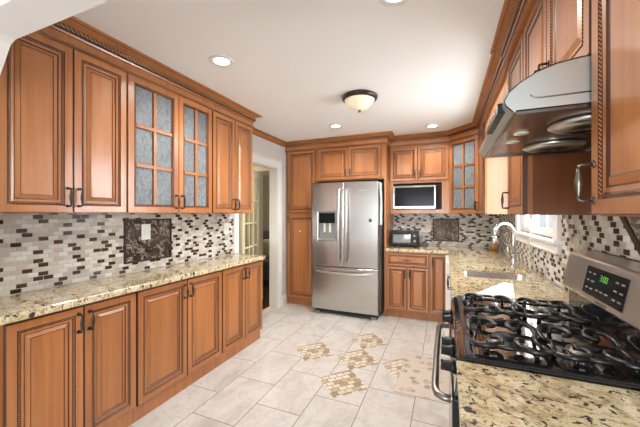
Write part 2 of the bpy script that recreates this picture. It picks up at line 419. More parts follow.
# ---- backsplash on the walls
bm = nb(); box(bm, LW, LW+.008, .709, DY0-w-.001, .9142, 1.395); bs_l = obj('backsplash', bm, 'tile_y', wall_left)
bm = nb(); box(bm, -.72, RW, BW-.008, BW, .914, 1.395); bs_b = obj('backsplash', bm, 'tile_x', wall_back)
bm = nb()
cells(bm, [.62, 1.03, 1.80, 2.27, 3.49, BW-.008], [.914, 1.105, 1.395, 1.70], RW-.008, RW, {(3, 1), (0, 2), (2, 2), (3, 2), (4, 2)}, 'yzx')
bs_r = obj('backsplash', bm, 'tile_r', wall_right)
def medallion(parent, mat, axis, c, hw, hh, at, sgn):
    bm = nb(); b = .014
    if axis == 'y':
        x0, x1 = sorted((at, at+sgn*.004)); xa, xb = sorted((at, at+sgn*.010))
        box(bm, x0, x1, c[0]-hw+b, c[0]+hw-b, c[1]-hh+b, c[1]+hh-b, 0)
        for (a0, a1, z0, z1) in ((c[0]-hw, c[0]+hw, c[1]-hh, c[1]-hh+b), (c[0]-hw, c[0]+hw, c[1]+hh-b, c[1]+hh), (c[0]-hw, c[0]-hw+b, c[1]-hh+b, c[1]+hh-b), (c[0]+hw-b, c[0]+hw, c[1]-hh+b, c[1]+hh-b)):
            box(bm, xa, xb, a0, a1, z0, z1, 1)
    else:
        x0, x1 = sorted((at, at+sgn*.004)); xa, xb = sorted((at, at+sgn*.010))
        box(bm, c[0]-hw+b, c[0]+hw-b, x0, x1, c[1]-hh+b, c[1]+hh-b, 0)
        for (a0, a1, z0, z1) in ((c[0]-hw, c[0]+hw, c[1]-hh, c[1]-hh+b), (c[0]-hw, c[0]+hw, c[1]+hh-b, c[1]+hh), (c[0]-hw, c[0]-hw+b, c[1]-hh+b, c[1]+hh-b), (c[0]+hw-b, c[0]+hw, c[1]-hh+b, c[1]+hh-b)):
            box(bm, a0, a1, xa, xb, z0, z1, 1)
    return obj('marble_inset', bm, [mat, 'pencil'], parent)
medallion(bs_l, 'marble', 'y', (1.745, 1.157), .212, .170, LW+.008, 1)
medallion(bs_b, 'marble_b', 'x', (0.0, 1.138), .172, .160, BW-.008, -1)
# diamond inset above the range
bm = nb(); r_ = .30; b = .022
def dia(bm, r0, r1, x0, x1, mi):
    pts = lambda r: [(1.42+r, 1.455), (1.42, 1.455+r), (1.42-r, 1.455), (1.42, 1.455-r)]
    if r0 == 0: prism(bm, pts(r1), 'x', x0, x1, mi); return
    A, B = pts(r0), pts(r1)
    for i in range(4):
        j = (i+1) % 4; prism(bm, [A[i], B[i], B[j], A[j]], 'x', x0, x1, mi)
r_ = .24
pts = [(1.42+.30, 1.455), (1.42, 1.155), (1.12, 1.455), (1.42, 1.69)]
dia(bm, 0, r_-.02, RW-.013, RW-.008, 0); dia(bm, r_-.02, r_+.012, RW-.02, RW-.008, 1)
obj('marble_inset', bm, ['marble_b', 'pencil'], bs_r)

# ---- window over the sink
wn = bpy.data.objects.new('window_1', None); C.objects.link(wn); wn['kind'] = 'structure'; wn.location = (RW, (WY0+WY1)/2, WZ0)
def wpart(name, bm, m, **kw):
    o = obj(name, bm, m, wn, **kw); o.matrix_parent_inverse = Matrix.Translation(-Vector(wn.location)); return o
bm = nb()
cells(bm, [WY0-.085, WY0, WY1, WY1+.085], [WZ0, WZ1, WZ1+.085], RW-.028, RW-.002, {(1, 0)}, 'yzx')
box(bm, RW-.026, RW-.002, WY0-.085, WY1+.085, 1.115, WZ0-.022)
box(bm, RW-.034, RW-.026, WY0-.085, WY1+.085, 1.115, 1.130)
wpart('window_casing', bm, 'white', bevel=.003)
bm = nb(); box(bm, RW-.055, RW+.06, WY0-.11, WY1+.11, WZ0-.022, WZ0); wpart('window_sill', bm, 'white', bevel=.006)
bm = nb(); xs0, xs1 = RW+.025, RW+.06
cells(bm, [WY0, WY0+.055, WY1-.055, WY1], [WZ0, WZ0+.055, 1.66, 1.70, WZ1-.05, WZ1], xs0, xs1, {(1, 1), (1, 3)}, 'yzx')
ym = (WY0+WY1)/2
for y in (WY0+.38, WY1-.38): box(bm, xs0+.01, xs0+.022, y-.009, y+.009, WZ0+.055, WZ1-.05)
for z in (1.48, 1.90): box(bm, xs0+.01, xs0+.022, WY0+.055, WY1-.055, z-.009, z+.009)
wpart('window_sash', bm, 'white', bevel=.002)
bm = nb(); box(bm, xs0+.013, xs0+.017, WY0+.05, WY1-.05, WZ0+.05, WZ1-.05); wpart('window_pane', bm, 'glass')

# ------------------------------------------------------------------ cabinet building blocks
def ringset(bm, w, h, rings, x0=0, z0=0):
    """nested rectangles; rings = (inset, y, material of the strip leading to it)"""
    prev = None
    for (i, y, mi) in rings:
        cur = [bm.verts.new(p) for p in ((x0+i, y, z0+i), (x0+w-i, y, z0+i), (x0+w-i, y, z0+h-i), (x0+i, y, z0+h-i))]
        if prev:
            for k in range(4):
                f = bm.faces.new((prev[k], prev[(k+1) % 4], cur[(k+1) % 4], cur[k])); f.material_index = mi
        else: first = cur
        prev = cur
    return first, prev
T = .021
def panel_mesh(w, h, flatback=True):
    s = min(1., min(w, h)/.30); s = max(s, .42); bm = nb()
    rg = [(0, 0, 1), (0, -T+.003, 1), (.003, -T, 1), (.039*s, -T, 0), (.0435*s, -T+.003, 1), (.0465*s, -T-.0008, 2), (.051*s, -T+.0035, 2), (.0550*s, -T+.0045, 1),
          (.066*s, -T+.006, 0), (.0712*s, -T+.010, 1), (.089*s, -T+.0025, 0), (.0930*s, -T+.0045, 1)]
    a, b = ringset(bm, w, h, rg); bm.faces.new(b); bm.faces.new(a[::-1]); return bm
def handle_mesh(vertical=True, L=.096, pr=.032, k=1.2):
    """bail pull centred on the origin, standing on y=0, reaching to -y"""
    bm = nb(); a = L/2
    def P(u, y): return (0, y, u) if vertical else (u, y, 0)
    for s in (-1, 1):
        tube(bm, [P(s*a, 0), P(s*a, -.004)], .0085*k, 10)
        tube(bm, [P(s*a, -.003), P(s*a, -pr*.8), P(s*a*.97, -pr*.95), P(s*a*.85, -pr)], [.0042*k, .0036*k, .0036*k, .0036*k], 8)
    us = [-.87, -.7, -.62, -.5, -.25, 0, .25, .5, .62, .7, .87]; rs = [.0034, .0034, .0048, .0046, .0068, .0078, .0068, .0046, .0048, .0034, .0034]
    tube(bm, [P(u*a, -pr) for u in us], [r*k for r in rs], 10)
    return bm
def door(parent, x, z, w, h, side='r', at='b', glass=None, name='door', handle=True, hmat='bronze', shape=None, hoff=.026):
    if glass:
        nx, nz = glass; bm = nb(); f = .058; s = min(1, w/.3); f *= s
        rg = [(0, 0, 0), (0, -T+.002, 0), (.002, -T, 0), (f-.016*s, -T, 0), (f-.013*s, -T+.003, 1), (f-.010*s, -T-.0006, 2), (f-.005*s, -T+.003, 2), (f, -T+.008, 1), (f, 0, 0)]
        a, b = ringset(bm, w, h, rg)
        for k in range(4): bm.faces.new((a[k], b[k], b[(k+1) % 4], a[(k+1) % 4]))
        mw = .011
        for i in range(1, nx): c = f+(w-2*f)*i/nx; box(bm, c-mw, c+mw, -T+.004, -T+.016, f, h-f); box(bm, c-mw-.004, c+mw+.004, -T+.010, -T+.015, f, h-f, 1)
        for j in range(1, nz): c = f+(h-2*f)*j/nz; box(bm, f, w-f, -T+.0035, -T+.0155, c-mw, c+mw); box(bm, f, w-f, -T+.0105, -T+.0152, c-mw-.004, c+mw+.004, 1)
    else: bm = panel_mesh(w, h)
    d = obj(name, bm, ['wood', 'glaze', 'rope'], parent); d.location = (x, 0, z)
    if glass:
        bm = nb(); box(bm, f-.003, w-f+.003, -T+.015, -T+.018, f-.003, h-f+.003); obj('glass_pane', bm, 'rain', d)
    if handle:
        if side == 'c': hx, hz, vert = w/2, h/2, False
        else:
            hx = hoff if side == 'l' else w-hoff; vert = True
            hz = .085 if at == 'b' else (h-.085 if at == 't' else h/2)
            if isinstance(at, float): hz = at
        o = obj('handle', handle_mesh(vert), hmat, d); o.location = (hx, -T+.0002, hz)
    return d
def body(parent, W, D, H, hollow=False, z0=0, toe=0, toe_in=.03, shelves=2, side='wood_shaded', back_h=None):
    bm = nb(); th = .018
    if not hollow:
        box(bm, 0, W, .02, D, toe, H, 1)
        box(bm, 0, W, 0, .02, toe, H, 0)
    else:
        box(bm, 0, th, .02, D, 0, H, 1); box(bm, W-th, W, .02, D, 0, H, 1)
        box(bm, th, W-th, .02, D, 0, th, 2); box(bm, th, W-th, .02, D, H-th, H, 2); box(bm, th, W-th, D-.01, D, th, H-th, 2)
        for k in range(1, shelves+1): z = H*k/(shelves+1); box(bm, th, W-th, .03, D-.01, z-.008, z+.008, 2)
        fw = .035
        cells(bm, [0, fw, W-fw, W], [0, fw, H-.12, H], 0, .02, {(1, 1)}, 'xzy')
    if toe: box(bm, 0.0, W, toe_in, D, 0, toe, 0)
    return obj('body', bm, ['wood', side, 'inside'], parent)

UZ = 1.371; UH = CEIL-UZ-.003                   # uppers run to the ceiling behind the crown
DT = 2.296                                     # top of the upper doors
# ---------------- left wall: uppers
GU = 'upper cabinets along the left wall'
D_up = -(LW-UX)-.001; D_up = UX-LW-.010
def upper_left(y0, y1, split, label, glass=None, loc_x=UX):
    t = thing('wall_cabinet', label, 'cabinet', (loc_x, y0, UZ), R(90), GU)
    W_ = y1-y0; body(t, W_, D_up, UH, hollow=bool(glass))
    m = .004
    door(t, m, .004, split-y0-m-.002, DT-UZ-.004, 'r', 'b', glass)
    door(t, split-y0+.002, .004, y1-split-m-.002, DT-UZ-.004, 'l', 'b', glass)
    return t
upper_left(.712, 1.345, 1.034, 'wooden wall cabinet with two solid doors nearest the white arch on the left')
upper_left(1.347, 2.129, 1.760, 'wooden wall cabinet with two textured glass doors over the dark marble inset', (2, 3))
upper_left(2.131, 2.744, 2.443, 'wooden wall cabinet with two solid doors next to the doorway')
# ---------------- left wall: shallow bases
BX = -1.871; D_lb = BX-LW-.001; GB = 'base cabinets along the left wall'
def base_left(y0, y1, split, label, off=.004):
    t = thing('base_cabinet', label, 'cabinet', (BX, y0, 0), R(90), GB)
    W_ = y1-y0; body(t, W_, D_lb, .874, toe=.10, toe_in=.012)
    door(t, off, .112, split-y0-off-.002, .745, 'r', 't'); door(t, split-y0+.002, .112, y1-split-.006, .745, 'l', 't')
base_left(.645, 1.353, 1.043, 'wooden base cabinet with two doors nearest the camera on the left', .075)
base_left(1.355, 2.165, 1.769, 'widest two-door wooden base cabinet in the middle of the left run')
base_left(2.167, 2.812, 2.50, 'wooden base cabinet with two doors at the far end beside the doorway')

def worktop(label, xs, ys, skip=(), z0=.876, z1=.914):
    bm = nb(); cells(bm, xs, ys, z0, z1, skip)
    return tag(obj('granite_worktop', bm, 'granite', bevel=.005, seg=3), label, 'worktop')
worktop('long shallow granite worktop under the left wall cabinets', [LW+.009, -1.808], [.645, 2.808])

# ---------------- back wall: pantry, fridge surround, microwave cabinet
D_t = BW-FY-.002
t = thing('pantry_cabinet', 'tall narrow wooden pantry cabinet left of the fridge', 'cabinet', (LW+.016, FY, 0))
W_ = -1.742-(LW+.016); body(t, W_, D_t, CEIL-.004, toe=.10, toe_in=.03)
door(t, .03, .112, W_-.045, 1.235, 'l', 1.17); door(t, .03, 1.385, W_-.045, DT-1.385, 'l', 'b')
# small hook stuck on the lower pantry door
bm = nb(); lathe(bm, [(.0, -.010), (.010, -.010), (.013, -.006), (.013, 0)], axis='y'); tube(bm, [(0, -.010, -.004), (0, -.018, -.012), (0, -.024, -.010), (0, -.026, -.002)], .003, 8)
o = obj('adhesive_hook', bm, 'plate'); o.location = (-2.0, FY-T+.0045, 1.11); tag(o, 'small round white hook stuck on the lower pantry door', 'hook')

t = thing('fridge_surround_cabinet', 'wooden two-door cabinet above the steel fridge with its tall side panel', 'cabinet', (-1.74, FY, 1.835))
W_ = -.73+1.74
bm = nb(); box(bm, 0, W_, .02, D_t, 0, CEIL-.004-1.835, 1); box(bm, 0, W_, 0, .02, 0, CEIL-.004-1.835, 0); obj('body', bm, ['wood', 'wood_shaded'], t)
door(t, .030, .012, .455, DT-1.847, 'r', 'b'); door(t, .489, .012, .455, DT-1.847, 'l', 'b')
bm = nb(); box(bm, W_-.026, W_, 0, D_t, -1.835, 0); obj('side_panel', bm, 'wood', t)

t = thing('microwave_cabinet', 'wooden wall cabinet with two small doors above an open microwave niche', 'cabinet', (-.728, BY, UZ))
W_ = .048+.728; D_m = BW-BY-.010; H_ = CEIL-.004-UZ; th = .018; n0, n1, nx0, nx1 = .055, .415, .045, W_-.095
bm = nb()
cells(bm, [0, nx0, nx1, W_], [0, n0, n1, H_], 0, .02, {(1, 1)}, 'xzy', 0)
box(bm, 0, W_, .02, D_m, 0, th, 1); box(bm, 0, W_, .02, D_m, n1, H_, 1)
box(bm, 0, th, .02, D_m, th, n1, 1); box(bm, W_-th, W_, .02, D_m, th, n1, 1); box(bm, th, W_-th, D_m-.01, D_m, th, n1, 2)
box(bm, th, W_-th, .02, D_m-.01, n0-.016, n0, 2); box(bm, nx0-.012, nx0, .02, D_m-.01, n0, n1, 2); box(bm, nx1, nx1+.012, .02, D_m-.01, n0, n1, 2)
obj('body', bm, ['wood', 'wood_shaded', 'niche'], t)
door(t, .012, .445, .360, DT-UZ-.465, 'r', 'b'); door(t, .376, .445, .388, DT-UZ-.465, 'l', 'b')
# microwave
t = thing('microwave_oven', 'steel framed microwave with black glass front in the back wall niche', 'microwave', (-.675, 4.262, UZ+n0+.001))
bm = nb(); box(bm, 0, .555, .03, .30, .012, .318); obj('body', bm, 'grey_side', t, bevel=.004)
for x in (.05, .505):
    for y in (.06, .26): bm = nb(); tube(bm, [(x, y, 0), (x, y, .013)], .012, 10); obj('foot', bm, 'black', t)
bm = nb(); cells(bm, [0, .020, .533, .555], [.010, .044, .296, .320], 0, .03, {(1, 1)}, 'xzy'); fr = obj('door', bm, 'steel', t, bevel=.003)
bm = nb(); box(bm, .019, .534, .010, .028, .043, .297); obj('window', bm, 'dark_glass', fr)
bm = nb(); tube(bm, [(.03, -.016, .307), (.52, -.016, .307)], .005, 10); [tube(bm, [(x, -.016, .307), (x, .003, .307)], .004, 8) for x in (.05, .50)]; obj('handle', bm, 'steel_h', fr)

# diagonal corner cabinet with glass door
t = thing('corner_cabinet', 'diagonal corner wall cabinet with a six-pane glass door', 'cabinet', (.05, BY, UZ), R(-45))
Wd = math.hypot(RF-.05, RF-.05); H_ = UH
bm = nb()
# five sided carcass in world directions, expressed in the rotated frame
def loc(p): v = Matrix.Rotation(R(45), 3, 'Z') @ Vector((p[0]-.05, p[1]-BY, 0)); return (v.x, v.y)
ring = [loc(p) for p in ((.0505, BY), (.0505, BW-.010), (RW-.010, BW-.010), (RW-.010, BY-(RF-.05)), (RF, BY-(RF-.05)))]
for z0, z1 in ((0, .018), (.30, .312), (.60, .612), (H_-.14, H_)): prism(bm, ring, 'z', z0, z1, 2)
for i in range(4):
    a, b = Vector(ring[i]), Vector(ring[i+1]); d = (b-a).normalized(); nrm = Vector((d.y, -d.x))
    if nrm.dot(Vector((Wd/2, .2))-a) < 0: nrm = -nrm
    q = [a, b, b+nrm*.014, a+nrm*.014]; prism(bm, [tuple(p) for p in q], 'z', .018, H_-.14, 1)
cells(bm, [0, .03, Wd-.03, Wd], [0, .03, H_-.12, H_], 0, .018, {(1, 1)}, 'xzy')
obj('body', bm, ['wood', 'wood_shaded', 'inside'], t)
door(t, .010, .004, Wd-.02, DT-UZ-.004, 'r', 'b', (2, 3))

# ---------------- right wall: uppers (local x runs towards the camera)
GR = 'upper cabinets along the right wall'
def upper_right(y_far, y_near, z, label, doors, h=UH, xf=RX, side='wood_shaded', hz='b', hoff=.026):
    t = thing('wall_cabinet', label, 'cabinet', (xf, y_far, z), R(-90), GR)
    W_ = y_far-y_near; body(t, W_, RW-xf-.010, CEIL-z-.003, side=side)
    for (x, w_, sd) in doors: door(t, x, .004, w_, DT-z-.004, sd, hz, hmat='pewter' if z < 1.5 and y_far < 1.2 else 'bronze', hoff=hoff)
    return t
upper_right(3.987, 3.500, UZ-.008, 'narrow wooden wall cabinet between the glass corner cabinet and the window', [(.004, .478, 'l')], side='lit_side', xf=RF)
upper_right(2.215, 1.802, UZ-.008, 'wooden wall cabinet between the window and the range hood', [(.004, .405, 'l')])
upper_right(1.798, 1.034, 1.802, 'short two-door wooden cabinet above the range hood', [(.004, .376, 'r'), (.384, .376, 'l')])
upper_right(1.030, .709, UZ-.008, 'wooden wall cabinet nearest the camera on the right with rope beaded door', [(.002, .317, 'l')], hoff=.016)
# valance bridging the window under the crown
bm = nb(); box(bm, RF, RF+.02, 2.217, 3.498, 2.26, CEIL-.003); tag(obj('window_valance', bm, 'wood'), 'wooden valance board bridging the cabinets above the sink window', 'valance')

# ---------------- back and right: bases
t = thing('base_cabinet', 'wooden base cabinet with one drawer and two doors under the toaster oven', 'cabinet', (-.728, 4.04, 0), 0)
W_ = .540; body(t, W_, BW-4.04-.002, .874, toe=.10, toe_in=.05)
door(t, .010, .690, W_-.020, .160, 'c', 'b', name='drawer')
door(t, .010, .118, .256, .560, 'r', 't'); door(t, .272, .118, .256, .560, 'l', 't')
t = thing('base_cabinet', 'narrow single-door wooden base cabinet in the back corner', 'cabinet', (-.186, 4.04, 0), 0)
W_ = .225; body(t, W_, BW-4.04-.002, .874, toe=.10, toe_in=.05); door(t, .008, .118, W_-.016, .735, 'l', 't')
# dishwasher
t = thing('dishwasher', 'white dishwasher under the right worktop beyond the sink', 'dishwasher', (.02, 3.95, 0), R(-90))
bm = nb(); box(bm, 0, .60, .03, .60, .10, .872); obj('body', bm, 'grey_side', t)
bm = nb(); box(bm, .003, .597, -.022, .03, .115, .74); obj('door', bm, 'plate', t, bevel=.006)
bm = nb(); box(bm, .003, .597, -.022, .03, .745, .868); cp = obj('control_panel', bm, 'plate', t, bevel=.006)
bm = nb(); box(bm, .05, .55, .05, .58, 0, .10); obj('toe_kick', bm, 'black', t)
t = thing('base_cabinet', 'wooden base cabinet under the kitchen sink', 'cabinet', (.07, 3.345, 0), R(-90))
W_ = 3.345-1.81
bm = nb(); box(bm, 0, W_, 0, .02, .10, .872, 0); box(bm, 0, W_, .02, .57, .10, .65, 1); box(bm, 0, .018, .02, .57, .65, .872, 1); box(bm, W_-.018, W_, .02, .57, .65, .872, 1); box(bm, 0, W_, .05, .57, 0, .10, 0)
obj('body', bm, ['wood', 'wood_shaded'], t)
for i in range(3): door(t, .008+i*.508, .112, .500, .745, 'r' if i % 2 == 0 else 'l', 't')
t = thing('base_cabinet', 'wooden base cabinet nearest the camera on the right of the range', 'cabinet', (.07, 1.03, 0), R(-90))
body(t, .40, .57, .874, toe=.10, toe_in=.05); door(t, .008, .112, .384, .575, 'l', 't'); door(t, .008, .70, .384, .155, 'c', name='drawer')

SX0, SX1, SY0, SY1 = .130, .585, 2.43, 2.91
worktop('L-shaped granite worktop holding the sink and toaster oven', [-.728, .03, SX0, SX1, RW-.009], [1.806, SY0, SY1, 4.0, BW-.009], {(2, 1), (0, 0), (0, 1), (0, 2)})
worktop('granite worktop in the foreground beside the range', [.03, RW-.009], [.63, 1.034])

# ---------------- sink and faucet
t = thing('sink', 'undermount stainless steel sink in the right worktop', 'sink', (0, 0, .876))
bm = nb(); e = .012
def rr(x0, x1, y0, y1, z, r, n=6):
    out = []
    for (cx, cy, a0) in ((x1-r, y1-r, 0), (x0+r, y1-r, 90), (x0+r, y0+r, 180), (x1-r, y0+r, 270)):
        for k in range(n+1): a = R(a0+90*k/n); out.append(bm.verts.new((cx+r*math.cos(a), cy+r*math.sin(a), z)))
    return out
L = [rr(SX0-.02, SX1+.02, SY0-.02, SY1+.02, -.001, .05), rr(SX0-e*.3, SX1+e*.3, SY0-e*.3, SY1+e*.3, -.001, .05), rr(SX0, SX1, SY0, SY1, -.006, .05), rr(SX0+.012, SX1-.012, SY0+.012, SY1-.012, -.17, .05), rr(SX0+.04, SX1-.04, SY0+.04, SY1-.04, -.195, .05)]
for a, b in zip(L, L[1:]):
    for k in range(len(a)): bm.faces.new((a[k], a[(k+1) % len(a)], b[(k+1) % len(a)], b[k])).smooth = True
bm.faces.new(L[-1])
obj('basin', bm, 'sink', t)
bm = nb(); lathe(bm, [(0, -.1935), (.045, -.1935), (.045, -.190), (.036, -.190), (.03, -.193), (0, -.193)], (.34, 2.68, 0)); obj('drain', bm, 'chrome', t)

t = thing('faucet', 'tall polished gooseneck kitchen faucet behind the sink', 'faucet', (.525, 2.975, .914))
bm = nb(); lathe(bm, [(.030, 0), (.030, .006), (.024, .012), (.021, .05), (.021, .11), (.016, .118)]); obj('base', bm, 'satin_chrome', t)
dx, dy = -.88, -.47; pts = [(0, 0, .11), (0, 0, .19), (0, 0, .27)]; ra = .085
for k in range(1, 13): a = PI*k/12; pts.append((dx*ra*(1-math.cos(a)), dy*ra*(1-math.cos(a)), .285+ra*math.sin(a)))
pts.append((dx*2*ra, dy*2*ra, .262))
bm = nb(); tube(bm, pts, .017, 14); obj('gooseneck', bm, 'satin_chrome', t)
bm = nb(); p = Vector((dx*2*ra, dy*2*ra, 0)); lathe(bm, [(.017, .268), (.020, .258), (.021, .215), (.019, .205), (.014, .204)], p); obj('spray_head', bm, 'satin_chrome', t)
bm = nb(); tube(bm, [(-.015, -.012, .085), (-.030, -.024, .095), (-.040, -.03, .13), (-.052, -.036, .175)], [.010, .009, .006, .007], 10); obj('lever', bm, 'satin_chrome', t)

# ---------------- refrigerator
t = thing('refrigerator', 'stainless steel french-door refrigerator with bottom freezer drawer', 'refrigerator', (-1.70, 3.80, 0))
bm = nb(); box(bm, .004, .906, .07, .76, .05, 1.775); obj('body', bm, 'grey_side', t, bevel=.004)
bm = nb(); box(bm, .03, .88, .09, .72, .03, .06); box(bm, .02, .89, .075, .10, .035, .065); obj('base_grille', bm, 'black', t)
for x in (.02, .81):
    bm = nb(); box(bm, x, x+.08, .03, .16, 0, .038); obj('foot', bm, 'grey_side', t, bevel=.006)
def fdoor(name, x0, x1, z0, z1, hole=None):
    bm = nb()
    if hole: xs, zs, sk = [x0, hole[0], hole[1], x1], [z0, hole[2], hole[3], z1], {(1, 1)}
    else: xs, zs, sk = [x0, x1], [z0, z1], ()
    cells(bm, xs, zs, 0, .066, sk, 'xzy'); return obj(name, bm, 'steel', t, bevel=.008, seg=3)
hx0, hx1, hz0, hz1 = .088, .345, 1.005, 1.39
dl = fdoor('fridge_door', 0, .4535, .662, 1.785, (hx0, hx1, hz0, hz1)); dr = fdoor('fridge_door', .4565, .91, .662, 1.785)
fz = fdoor('freezer_drawer', 0, .91, .075, .652)
def bar(parent, pts, r):
    bm = nb(); tube(bm, pts, r, 12); return obj('handle', bm, 'steel_h', parent)
for (par, x, s) in ((dl, .405, 1), (dr, .505, -1)):
    bar(par, [(x, .002, .735), (x, -.035, .745), (x, -.048, .79), (x-s*.004, -.056, 1.0), (x-s*.006, -.060, 1.22), (x-s*.004, -.056, 1.45), (x, -.048, 1.64), (x, -.035, 1.685), (x, .002, 1.695)], [.011, .013, .015, .015, .015, .015, .015, .013, .011])
bar(fz, [(.07, .002, .60), (.075, -.034, .60), (.11, -.046, .597), (.28, -.054, .586), (.455, -.056, .583), (.63, -.054, .586), (.80, -.046, .597), (.835, -.034, .60), (.84, .002, .60)], [.011, .013, .014, .014, .014, .014, .014, .013, .011])
bm = nb(); a, b = ringset(bm, hx1-hx0, hz1-hz0, [(0, .0, 0), (.006, -.003, 0), (.012, .004, 0), (.014, .05, 0)], hx0, hz0); bm.faces.new(b)
dp = obj('dispenser', bm, flat('dispenser_grey', (.30, .30, .30), .35, .5), t)
bm = nb(); box(bm, hx0+.014, hx1-.014, .004, .05, hz1-.150, hz1-.014); obj('control_panel', bm, 'dark_glass', dp, bevel=.003)
bm = nb(); box(bm, hx0+.075, hx0+.10, .015, .045, hz0+.11, hz0+.235); box(bm, hx0+.155, hx0+.18, .015, .045, hz0+.11, hz0+.235); obj('paddle', bm, 'plate', dp, bevel=.003)
bm = nb(); box(bm, hx0+.006, hx1-.006, -.016, .048, hz0+.004, hz0+.026); obj('drip_tray', bm, 'steel_h', dp, bevel=.003)
bm = nb(); box(bm, .66, .745, -.0012, .004, 1.665, 1.676); obj('maker_badge', bm, 'chrome', dr)
bm = nb(); box(bm, 0, .036, -.003, 0, 0, .042, 0); box(bm, .006, .030, -.0034, -.003, .020, .036, 1); o = obj('fridge_magnet', bm, ['black', flat('blue_print', (.10, .16, .35), .5)]); o.location = (-.905, 3.7998, 1.262)
tag(o, 'small dark square magnet on the right fridge door', 'magnet')
# towel hanging at the right side of the fridge
bm = nb(); n = 10; rows = []
for k in range(n+1):
    z = 1.77-.055*k; rows.append([(.004+.010*math.sin(k*.5+j*1.7)*(k/n)+.006*(j % 2)+k*.0012, .012+.014*j, z) for j in range(8)])
for k in range(n):
    for j in range(7): quad(bm, [rows[k][j], rows[k][j+1], rows[k+1][j+1], rows[k+1][j]])
bmesh.ops.remove_doubles(bm, verts=bm.verts, dist=.0001)
o = obj('dish_towel', bm, flat('pale_blue_cloth', (.60, .66, .70), .9), smooth=True); o.location = (-.790, 3.87, 0)
md = o.modifiers.new('thick', 'SOLIDIFY'); md.thickness = .003
tag(o, 'pale blue cloth hanging down the right side of the fridge', 'towel')

# ---------------- toaster oven on the back worktop
t = thing('toaster_oven', 'black toaster oven on the back worktop beside the fridge panel', 'toaster oven', (-.70, 4.21, .9145))
bm = nb(); box(bm, 0, .355, .015, .29, .018, .215); obj('body', bm, 'black', t, bevel=.012, seg=3)
for x in (.04, .31):
    for y in (.05, .25):
        bm = nb(); tube(bm, [(x, y, 0), (x, y, .02)], .011, 10); obj('foot', bm, 'black', t)
bm = nb(); cells(bm, [.015, .035, .265, .280], [.03, .060, .172, .195], 0, .016, {(1, 1)}, 'xzy'); dd = obj('door', bm, 'black', t, bevel=.003)
bm = nb(); box(bm, .034, .266, .006, .012, .059, .173); obj('window', bm, 'oven_glass', dd)
bm = nb(); tube(bm, [(.05, 0, .186), (.05, -.022, .186), (.25, -.022, .186), (.25, 0, .186)], .005, 8); obj('handle', bm, 'black', dd)
for z in (.085, .155):
    bm = nb(); lathe(bm, [(.017, .016), (.017, -.002), (.013, -.012), (0, -.012)], (.315, 0, z), axis='y'); obj('knob', bm, 'steel_h', t)

# ---------------- gas range
RY0, RY1 = 1.038, 1.800
t = thing('gas_range', 'black and steel gas range with curved grates and green clock', 'range', (0, RY1, 0), R(-90))
# local: x 0..W runs to the camera, y = world x
Wr = RY1-RY0
bm = nb(); box(bm, .0, Wr, .055, .64, .06, .885); obj('body', bm, 'enamel', t, bevel=.004)
bm = nb(); box(bm, .03, Wr-.03, .10, .60, 0, .06); obj('toe_kick', bm, 'black', t)
bm = nb(); prof = [(.035, .880), (.030, .900), (.036, .916), (.055, .922), (.57, .922), (.57, .880)]
prism(bm, prof, 'x', 0, Wr); cells(bm, [0, .03, Wr-.03, Wr], [.055, .085, .53, .57], .921, .928, {(1, 1)}); ck = obj('cooktop', bm, 'enamel', t, bevel=.004, seg=2)
bm = nb(); prism(bm, [(.024, .795), (.034, .882), (.07, .882), (.07, .795)], 'x', .002, Wr-.002); cpl = obj('control_panel', bm, 'enamel', t, bevel=.003)
for k, x in enumerate((.075, .155, .455, .535, .66)):
    bm = nb(); lathe(bm, [(.024, .03), (.024, .020), (.019, .014), (.017, -.006), (.014, -.010), (0, -.010)], (x, 0, .842), 20, axis='y', mi=0); box(bm, x-.004, x+.004, -.016, -.008, .825, .860)
    obj('knob', bm, 'black', cpl)
bm = nb(); box(bm, .006, Wr-.006, .020, .055, .235, .785); od = obj('oven_door', bm, 'black', t, bevel=.008, seg=3)
bm = nb(); cells(bm, [.01, .12, Wr-.12, Wr-.01], [.24, .36, .60, .78], .016, .0205, {(1, 1)}, 'xzy'); obj('door_skin', bm, 'steel_h', od, bevel=.002)
bm = nb(); box(bm, .115, Wr-.115, .016, .0202, .355, .605); obj('window', bm, 'dark_glass', od)
def pull(parent, z, nm):
    bm = nb(); tube(bm, [(.035, .022, z), (.038, -.008, z), (.052, -.026, z), (.085, -.034, z), (Wr/2, -.036, z), (Wr-.085, -.034, z), (Wr-.052, -.026, z), (Wr-.038, -.008, z), (Wr-.035, .022, z)], .0125, 12)
    return obj('handle', bm, 'steel_dark', parent)
pull(od, .765, 'handle')
bm = nb(); box(bm, .006, Wr-.006, .022, .055, .070, .225); dw = obj('storage_drawer', bm, 'steel_h', t, bevel=.006); pull(dw, .185, 'h')
# backguard: black riser plus slanted steel panel
bm = nb(); prism(bm, [(.545, .91), (.545, 1.015), (.64, 1.20), (.648, 1.20), (.648, .91)], 'x', .002, Wr-.002); bgd = obj('backguard', bm, 'enamel', t, bevel=.003)
bm = nb(); pf = [(.527, 1.022), (.520, 1.030), (.549, 1.178), (.556, 1.186), (.640, 1.196), (.640, 1.10), (.545, 1.022)]
prism(bm, pf, 'x', 0, Wr); pnl = obj('control_fascia', bm, 'steel_h', t, bevel=.003)
a_ = math.atan2(.029, .148)
def onf(u0, u1, s0, s1, d0, d1, bm, mi=0):
    """box on the slanted fascia: u along the range, s up the slope, d outward"""
    dirv = Vector((0, .029, .148)).normalized(); nrm = Vector((0, -dirv.z, dirv.y)); o0 = Vector((0, .520, 1.030)); V = []
    for d in (d0, d1):
        for s in (s0, s1):
            for u in (u0, u1): V.append(bm.verts.new(o0+Vector((u, 0, 0))+dirv*s+nrm*d))
    for q in ((0, 2, 3, 1), (4, 5, 7, 6), (0, 1, 5, 4), (2, 6, 7, 3), (0, 4, 6, 2), (1, 3, 7, 5)): bm.faces.new([V[i] for i in q]).material_index = mi
